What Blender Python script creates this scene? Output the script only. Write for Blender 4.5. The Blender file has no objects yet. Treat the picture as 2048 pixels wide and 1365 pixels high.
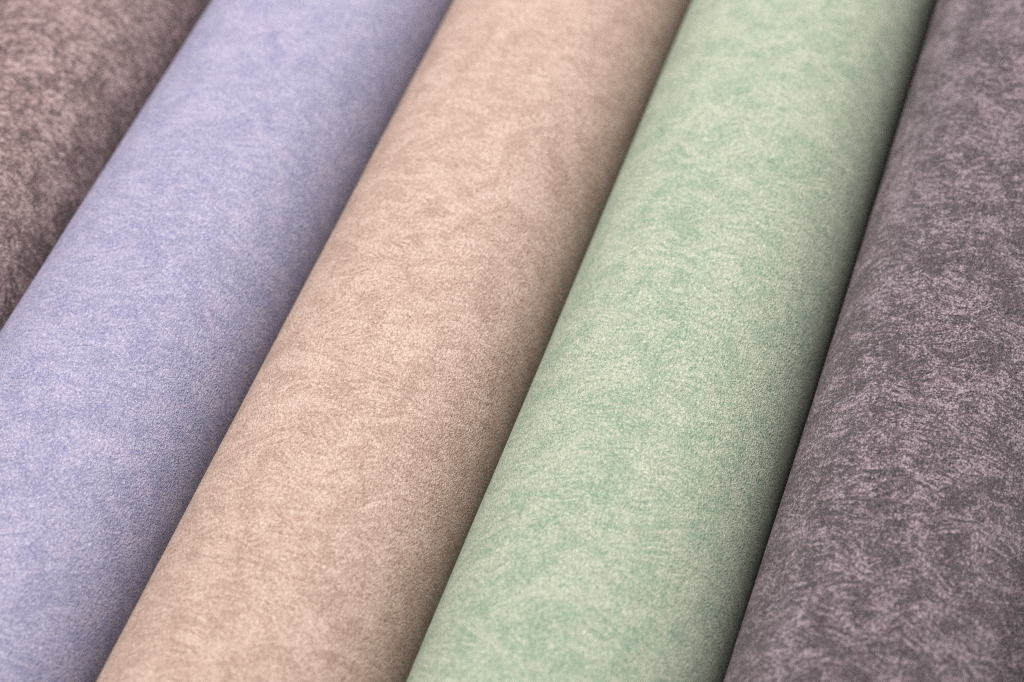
import bpy, math, random
from mathutils import Vector, Matrix, noise

sc = bpy.context.scene
R = 0.0264                      # outer radius of a roll (m)

# ------------------------------------------------------------------ camera
PITCH = math.radians(42.4)
DIST = 0.551
fw = Vector((0, math.cos(PITCH), -math.sin(PITCH)))
cam_d = bpy.data.cameras.new('camera')
cam = bpy.data.objects.new('camera', cam_d)
sc.collection.objects.link(cam)
cam.location = Vector((0, 0, 2 * R)) - DIST * fw
cam.rotation_euler = (math.pi / 2 - PITCH, 0, 0)
cam_d.sensor_width = 36
cam_d.lens = 100
cam_d.clip_start = 0.01
cam_d.clip_end = 50
cam_d.dof.use_dof = True
cam_d.dof.focus_distance = 0.546
cam_d.dof.aperture_fstop = 14.5
sc.camera = cam

# ------------------------------------------------------------------ world (dim studio air)
w = bpy.data.worlds.new('World')
sc.world = w
w.use_nodes = True
bg = w.node_tree.nodes['Background']
bg.inputs[0].default_value = (0.90, 0.95, 1.0, 1)
bg.inputs[1].default_value = 0.003

# ------------------------------------------------------------------ lamps
AZ = math.radians(16.4)
ACROSS = Vector((math.cos(AZ), -math.sin(AZ), 0))      # to the right, square to the rolls
ALONG = Vector((math.sin(AZ), math.cos(AZ), 0))        # away from the camera


def softbox(name, tilt, along, dist, sx, sy, power, col):
    """tilt: degrees from the zenith towards the right; along: metres along the rolls"""
    t = math.radians(tilt)
    target = Vector((0, 0.02, R))
    loc = target + dist * (math.sin(t) * ACROSS + math.cos(t) * Vector((0, 0, 1))) + along * ALONG
    l = bpy.data.lights.new(name, 'AREA')
    l.shape = 'RECTANGLE'
    l.size, l.size_y = sx, sy
    l.energy = power
    l.color = col
    o = bpy.data.objects.new(name, l)
    o.location = loc
    z = (loc - target).normalized()
    x = ACROSS - ACROSS.dot(z) * z
    x.normalize()
    y = z.cross(x)
    o.rotation_euler = Matrix((x, y, z)).transposed().to_euler()
    sc.collection.objects.link(o)
    return o


softbox('key_softbox', -8, 0.10, 1.1, 0.40, 0.9, 42, (1.0, 0.982, 0.955))
softbox('back_softbox', -10, 1.1, 0.9, 0.40, 0.6, 15.5, (1.0, 0.905, 0.97))

sc.view_settings.view_transform = 'Standard'
sc.view_settings.look = 'None'
sc.view_settings.gamma = 1
sc.view_settings.use_curve_mapping = False
sc.view_settings.exposure = 0
sc.cycles.use_denoising = False
sc.cycles.filter_width = 1.1


# ------------------------------------------------------------------ materials
DYE = 0.375                      # surface reflectance relative to the colour seen under the lamps


def lin(c):
    return tuple(DYE * (((v / 255) + 0.055) / 1.055) ** (2.4 * 1.18) for v in c) + (1,)


class NT:
    def __init__(self, name):
        self.m = bpy.data.materials.new(name)
        self.m.use_nodes = True
        self.t = self.m.node_tree
        self.bsdf = self.t.nodes['Principled BSDF']

    def n(self, typ, ins=None, **props):
        nd = self.t.nodes.new(typ)
        for k, v in props.items():
            setattr(nd, k, v)
        for k, v in (ins or {}).items():
            s = nd.inputs[k]
            if isinstance(v, bpy.types.NodeSocket):
                self.t.links.new(v, s)
            else:
                s.default_value = v
        return nd

    def math(self, op, a, b=0.0, c=0.0, clamp=False):
        nd = self.n('ShaderNodeMath', {0: a, 1: b, 2: c}, operation=op)
        nd.use_clamp = clamp
        return nd.outputs[0]

    def vmath(self, op, a, b):
        return self.n('ShaderNodeVectorMath', {0: a, 1: b}, operation=op).outputs[0]

    def noise(self, vec, scale, detail=2, rough=0.5, dist=0.0, w=0.0):
        if w:
            vec = self.vmath('ADD', vec, ((w * 137.3) % 911, (w * 71.9) % 773, 0))
        return self.n('ShaderNodeTexNoise', {'Vector': vec, 'Scale': scale, 'Detail': detail, 'Roughness': rough,
                                             'Distortion': dist}, noise_dimensions='2D')

    def rng(self, v, a, b, c=0.0, d=1.0, smooth=False):
        nd = self.n('ShaderNodeMapRange', {0: v, 1: a, 2: b, 3: c, 4: d})
        if smooth:
            nd.interpolation_type = 'SMOOTHSTEP'
        return nd.outputs[0]

    def mix(self, f, a, b):
        nd = self.n('ShaderNodeMix', {0: f, 6: a, 7: b}, data_type='RGBA')
        return nd.outputs[2]


def leather(name, seed, dark, mid, light, tint, contrast=1.0, bump=1.0, rough=0.52, coarse=1.0, spk=0.45):
    """suede-finish leather cloth: mottled two-tone dye, brushed streaks round the roll, pebbled grain.
    UV is in metres (u round the roll, v along it), turned to millimetres here."""
    T = NT(name)
    uv = T.n('ShaderNodeUVMap').outputs[0]
    mm = T.vmath('MULTIPLY', uv, (1000, 1000, 1000))
    # the pattern is drawn out a little along the cloth
    mm = T.vmath('MULTIPLY', mm, (1.0, 0.74, 1.0))
    # gentle warp so that nothing runs straight
    wv = T.noise(mm, 0.055, 2, 0.5, w=seed).outputs['Color']
    wv = T.vmath('SUBTRACT', wv, (0.5, 0.5, 0.5))
    warp = T.vmath('ADD', mm, T.vmath('MULTIPLY', wv, (6.5, 6.5, 0)))

    # dye mottling at three sizes
    speck = T.noise(mm, 2.5, 2, 0.6, w=seed + 41.0).outputs[0]
    mott = T.noise(mm, 1.0 / coarse, 4, 0.68, 0.0, w=seed + 1.7).outputs[0]
    patch = T.noise(warp, 0.20, 3, 0.55, w=seed + 7.7).outputs[0]
    cloud = T.noise(warp, 0.06, 2, 0.5, w=seed + 5.1).outputs[0]
    # pale hair-thin network rubbed onto the high spots
    fib = T.noise(mm, 0.85 / coarse, 3, 0.62, 0.25, w=seed + 9.3).outputs[0]
    ridge = T.math('SUBTRACT', 1.0, T.math('MULTIPLY', T.math('ABSOLUTE', T.math('SUBTRACT', fib, 0.5)), 13.0), clamp=True)
    # sparse, thin brush hairs that run mostly round the roll
    streaks = None
    for q, (su, sv, rot) in enumerate(((0.06, 1.0, 0.0), (0.075, 1.0, 0.42), (0.075, 1.0, -0.38))):
        rv = T.n('ShaderNodeVectorRotate', {'Vector': warp, 'Angle': rot}, rotation_type='Z_AXIS').outputs[0]
        st = T.noise(T.vmath('MULTIPLY', rv, (su, sv, 1.0)), 0.85, 1, 0.5, 0.0, w=seed + 13.7 + q).outputs[0]
        st = T.math('SUBTRACT', 1.0, T.math('MULTIPLY', T.math('ABSOLUTE', T.math('SUBTRACT', st, 0.5)), 8.5), clamp=True)
        gate = T.rng(T.noise(warp, 0.16, 2, 0.5, w=seed + 17.0 + q).outputs[0], 0.42, 0.58, 0.0, 1, True)
        st = T.math('MULTIPLY', st, gate)
        streaks = st if streaks is None else T.math('MAXIMUM', streaks, st)

    tone = T.math('MULTIPLY', T.math('SUBTRACT', T.rng(speck, 0.25, 0.75), 0.5), spk)
    tone = T.math('ADD', tone, T.math('MULTIPLY', T.rng(mott, 0.28, 0.72), 0.42))
    tone = T.math('ADD', tone, T.math('MULTIPLY', ridge, 0.16))
    tone = T.math('ADD', tone, T.math('MULTIPLY', streaks, 0.33))
    tone = T.math('ADD', tone, T.math('MULTIPLY', T.math('SUBTRACT', patch, 0.5), 0.24))
    tone = T.math('ADD', tone, T.math('MULTIPLY', T.math('SUBTRACT', cloud, 0.5), 0.15))
    tone = T.math('ADD', tone, 0.095)
    tone = T.math('ADD', T.math('MULTIPLY', T.math('SUBTRACT', tone, 0.5), contrast), 0.5)
    cr = T.n('ShaderNodeValToRGB', {0: tone})
    e = cr.color_ramp.elements
    e[0].position, e[0].color = 0.10, lin(dark)
    e[1].position, e[1].color = 0.92, lin(light)
    k = e.new(0.50)
    k.color = lin(mid)
    col = cr.outputs[0]
    # patches where the tone leans to the second hue
    tf = T.rng(T.noise(warp, 0.30, 3, 0.6, w=seed + 21.0).outputs[0], 0.46, 0.68, 0, 0.35, True)
    col = T.mix(tf, col, T.mix(0.5, col, lin(tint)))

    # grain: small irregular pebbles, drawn out slightly along the roll
    gv = T.vmath('ADD', mm, T.vmath('MULTIPLY', T.vmath('SUBTRACT', T.noise(mm, 1.6, 1, 0.5, w=seed).outputs['Color'],
                                                        (0.5, 0.5, 0.5)), (0.8, 0.8, 0)))
    vor = T.n('ShaderNodeTexVoronoi', {'Vector': gv, 'Scale': 2.4, 'Randomness': 1.0}, voronoi_dimensions='2D',
              feature='SMOOTH_F1')
    vor.inputs['Smoothness'].default_value = 0.35
    peb = T.math('SUBTRACT', 1.0, vor.outputs['Distance'])
    fine = T.noise(gv, 6.0, 3, 0.6, w=seed + 2).outputs[0]
    broad = T.noise(mm, 0.5, 2, 0.5, w=seed + 31).outputs[0]
    h = T.math('ADD', T.math('MULTIPLY', peb, 0.9), T.math('MULTIPLY', fine, 0.75))
    h = T.math('ADD', h, T.math('MULTIPLY', broad, 0.8))
    bp = T.n('ShaderNodeBump', {'Strength': 1.0, 'Distance': 0.00020 * bump, 'Height': h})

    # dye sits a little darker in the pores
    pore = T.rng(T.math('ADD', T.math('MULTIPLY', peb, 0.5), T.math('MULTIPLY', fine, 0.5)), 0.36, 0.72, 0.80, 1.10)
    col = T.n('ShaderNodeVectorMath', {0: col, 3: pore}, operation='SCALE').outputs[0]
    b = T.bsdf
    T.t.links.new(col, b.inputs['Base Color'])
    T.t.links.new(bp.outputs[0], b.inputs['Normal'])
    rv = T.rng(fine, 0.3, 0.7, rough - 0.08, rough + 0.10)
    T.t.links.new(rv, b.inputs['Roughness'])
    b.inputs['Specular IOR Level'].default_value = 0.42
    b.inputs['Sheen Weight'].default_value = 0.05
    b.inputs['Sheen Roughness'].default_value = 0.45
    return T.m


M = {
    'mauve': leather('mauve_leather', 11.0, (82, 56, 57), (156, 126, 126), (216, 190, 189), (166, 132, 127), 1.35, 1.2, coarse=1.3, spk=0.45),
    'blue': leather('blue_leather', 47.0, (156, 157, 193), (187, 181, 212), (215, 206, 228), (202, 186, 207), 1.1, 1.0, coarse=0.9, spk=0.48),
    'beige': leather('beige_leather', 83.0, (182, 150, 132), (217, 187, 170), (241, 217, 203), (222, 187, 168), 1.0, 0.9, coarse=0.85, spk=0.48),
    'green': leather('green_leather', 129.0, (150, 177, 154), (189, 202, 178), (219, 223, 202), (202, 198, 185), 1.1, 1.0, coarse=1.0, spk=0.45),
    'grey': leather('grey_leather', 173.0, (58, 44, 50), (113, 95, 103), (200, 180, 189), (136, 108, 120), 1.2, 1.4, rough=0.46, coarse=1.1, spk=0.60),
}


tt = NT('table_cloth')
co = tt.n('ShaderNodeTexCoord').outputs['Object']
nz = tt.noise(co, 900, 4, 0.6).outputs[0]
cr = tt.n('ShaderNodeValToRGB', {0: nz})
cr.color_ramp.elements[0].color = (0.010, 0.010, 0.011, 1)
cr.color_ramp.elements[1].color = (0.030, 0.029, 0.030, 1)
tt.t.links.new(cr.outputs[0], tt.bsdf.inputs['Base Color'])
tt.bsdf.inputs['Roughness'].default_value = 0.8
M['table'] = tt.m

# ------------------------------------------------------------------ table top
bz = 0.02
vs = [(x, y, z) for z in (-bz, 0) for y in (-0.75, 0.85) for x in (-0.9, 0.9)]
fs = [(0, 2, 3, 1), (4, 5, 7, 6), (0, 1, 5, 4), (1, 3, 7, 5), (3, 2, 6, 7), (2, 0, 4, 6)]
me = bpy.data.meshes.new('table_top')
me.from_pydata(vs, [], fs)
me.materials.append(M['table'])
tb = bpy.data.objects.new('table_top', me)
tb['kind'] = 'structure'
sc.collection.objects.link(tb)


# ------------------------------------------------------------------ rolls
THICK, PITCHR, TURNS = 0.0011, 0.00122, 4.6
SEG, ROWS, HALF = 128, 70, 0.21


NEXP, ZS = 2.4, 0.95           # soft rolls: a little flattened, flanks fuller than a circle's


def oval(a):
    c, q = math.cos(a), math.sin(a)
    k = (abs(c) ** NEXP + abs(q / ZS) ** NEXP) ** (-1 / NEXP)
    return c * k, q * k


def support(mx, mz):
    p = NEXP / (NEXP - 1)
    return (abs(mx) ** p + abs(ZS * mz) ** p) ** (1 / p)


def spiral_r(t, R):
    """centre-line distance from the axis of the sheet's OUTER face after t turns; steps in under the table side"""
    k = math.floor(t)
    fr = t - k
    s = min(1.0, max(0.0, (fr - 0.72) / 0.28))
    return R - PITCHR * (k + s * s * (3 - 2 * s))


def make_roll(mat, x, az, rad, seed, label):
    n = int(SEG * TURNS)
    a0 = math.radians(-105)                     # the free edge lies underneath
    verts, uvs, faces = [], [], []
    cols = []
    arc = 0.0
    prev = None
    for i in range(n + 1):
        t = i / SEG
        ro = spiral_r(t, rad)
        a = a0 + 2 * math.pi * t
        ox, oz = oval(a)
        pt = (ox * ro, oz * ro)
        if prev is not None:
            arc += math.hypot(pt[0] - prev[0], pt[1] - prev[1])
        prev = pt
        cols.append((a, ro, ro - THICK, arc))
    for j in range(ROWS + 1):
        y = -HALF + 2 * HALF * j / ROWS
        for side in (0, 1):
            for (a, ro, ri, u) in cols:
                r = ri if side else ro
                # the cloth is never perfectly round: soft, shallow swelling
                wob = noise.noise(Vector((math.cos(a) * 0.9 + seed, math.sin(a) * 0.9, y * 14))) * 0.00016
                wob += noise.noise(Vector((math.cos(a) * 2.5, math.sin(a) * 2.5 + seed, y * 45))) * 0.00005
                up = max(0.0, math.sin(a) + 0.6) / 1.6
                r += wob * min(1.0, up * 2)
                ox, oz = oval(a)
                verts.append((ox * r, y, oz * r + rad * ZS))
                uvs.append((u, y))
    m = n + 1
    row = 2 * m
    for j in range(ROWS):
        A, B = j * row, (j + 1) * row
        for i in range(n):
            faces.append((A + i, A + i + 1, B + i + 1, B + i))                       # outer face
            faces.append((A + m + i, B + m + i, B + m + i + 1, A + m + i + 1))       # inner face
        faces.append((A, B, B + m, A + m))                                           # free edge
        faces.append((A + n, A + m + n, B + m + n, B + n))
    nouter = len(faces)
    L = ROWS * row
    for i in range(n):                                                               # cut ends
        faces.append((i, m + i, m + i + 1, i + 1))
        faces.append((L + i, L + i + 1, L + m + i + 1, L + m + i))
    me = bpy.data.meshes.new('leather_roll')
    me.from_pydata(verts, [], faces)
    ul = me.uv_layers.new(name='UVMap')
    li = [0] * len(me.loops)
    me.loops.foreach_get('vertex_index', li)
    flat = [c for v in li for c in uvs[v]]
    ul.data.foreach_set('uv', flat)
    me.polygons.foreach_set('use_smooth', [k < nouter for k in range(len(faces))])
    me.materials.append(M[mat])
    me.update()
    o = bpy.data.objects.new('leather_roll', me)
    o.location = (x, 0.0, 0.0)
    o.rotation_euler = (0, 0, -math.radians(az))
    # slide along its own axis so that the visible stretch is centred
    o.location += Vector((math.sin(math.radians(az)), math.cos(math.radians(az)), 0)) * 0.02
    o['label'] = label
    o['category'] = 'leather roll'
    o['group'] = 'rolls of leather cloth lying side by side'
    sc.collection.objects.link(o)
    return o


# cross-section through the camera, square to the rolls: each roll keeps the left edge line measured for a round
# roll of radius R at x0, and is as wide as the room up to the next roll allows
cx, cz = cam.location.dot(ACROSS), cam.location.z
SPEC = [
    ('grey', 0.08547, 16.42, 31.5, 'dark charcoal purple mottled leather roll beside the green roll'),
    ('green', 0.02790, 16.32, 23.9, 'pale sage green mottled leather roll between the beige and charcoal rolls'),
    ('beige', -0.02773, 16.32, 17.3, 'pinkish beige mottled leather roll between the blue and green rolls'),
    ('blue', -0.08434, 16.55, 9.7, 'lavender blue mottled leather roll between the mauve and beige rolls'),
    ('mauve', -0.14060, 16.60, 3.1, 'mauve brown mottled leather roll beside the lavender blue roll'),
]
GAP = 0.0004
nxt = None
for mat, x0, az, seed, label in SPEC:
    p0 = x0 * ACROSS.x
    d = math.hypot(p0 - cx, R - cz)
    phi = math.atan2(p0 - cx, cz - R)           # direction to the axis, from straight down
    th = -(phi - math.asin(R / d))              # the left tangent leans th from straight down towards -across
    mx, mz = math.cos(th), -math.sin(th)
    hs = support(mx, mz)
    Q = cx * mx + cz * mz
    if nxt is None:
        A = R * 1.05
        p = (Q + A * hs - ZS * A * mz) / mx
    else:
        A = (nxt * mx - Q) / (mx - ZS * mz + hs)
        p = nxt - A
    nxt = p - A - GAP
    make_roll(mat, p / ACROSS.x, az, A, seed, label)
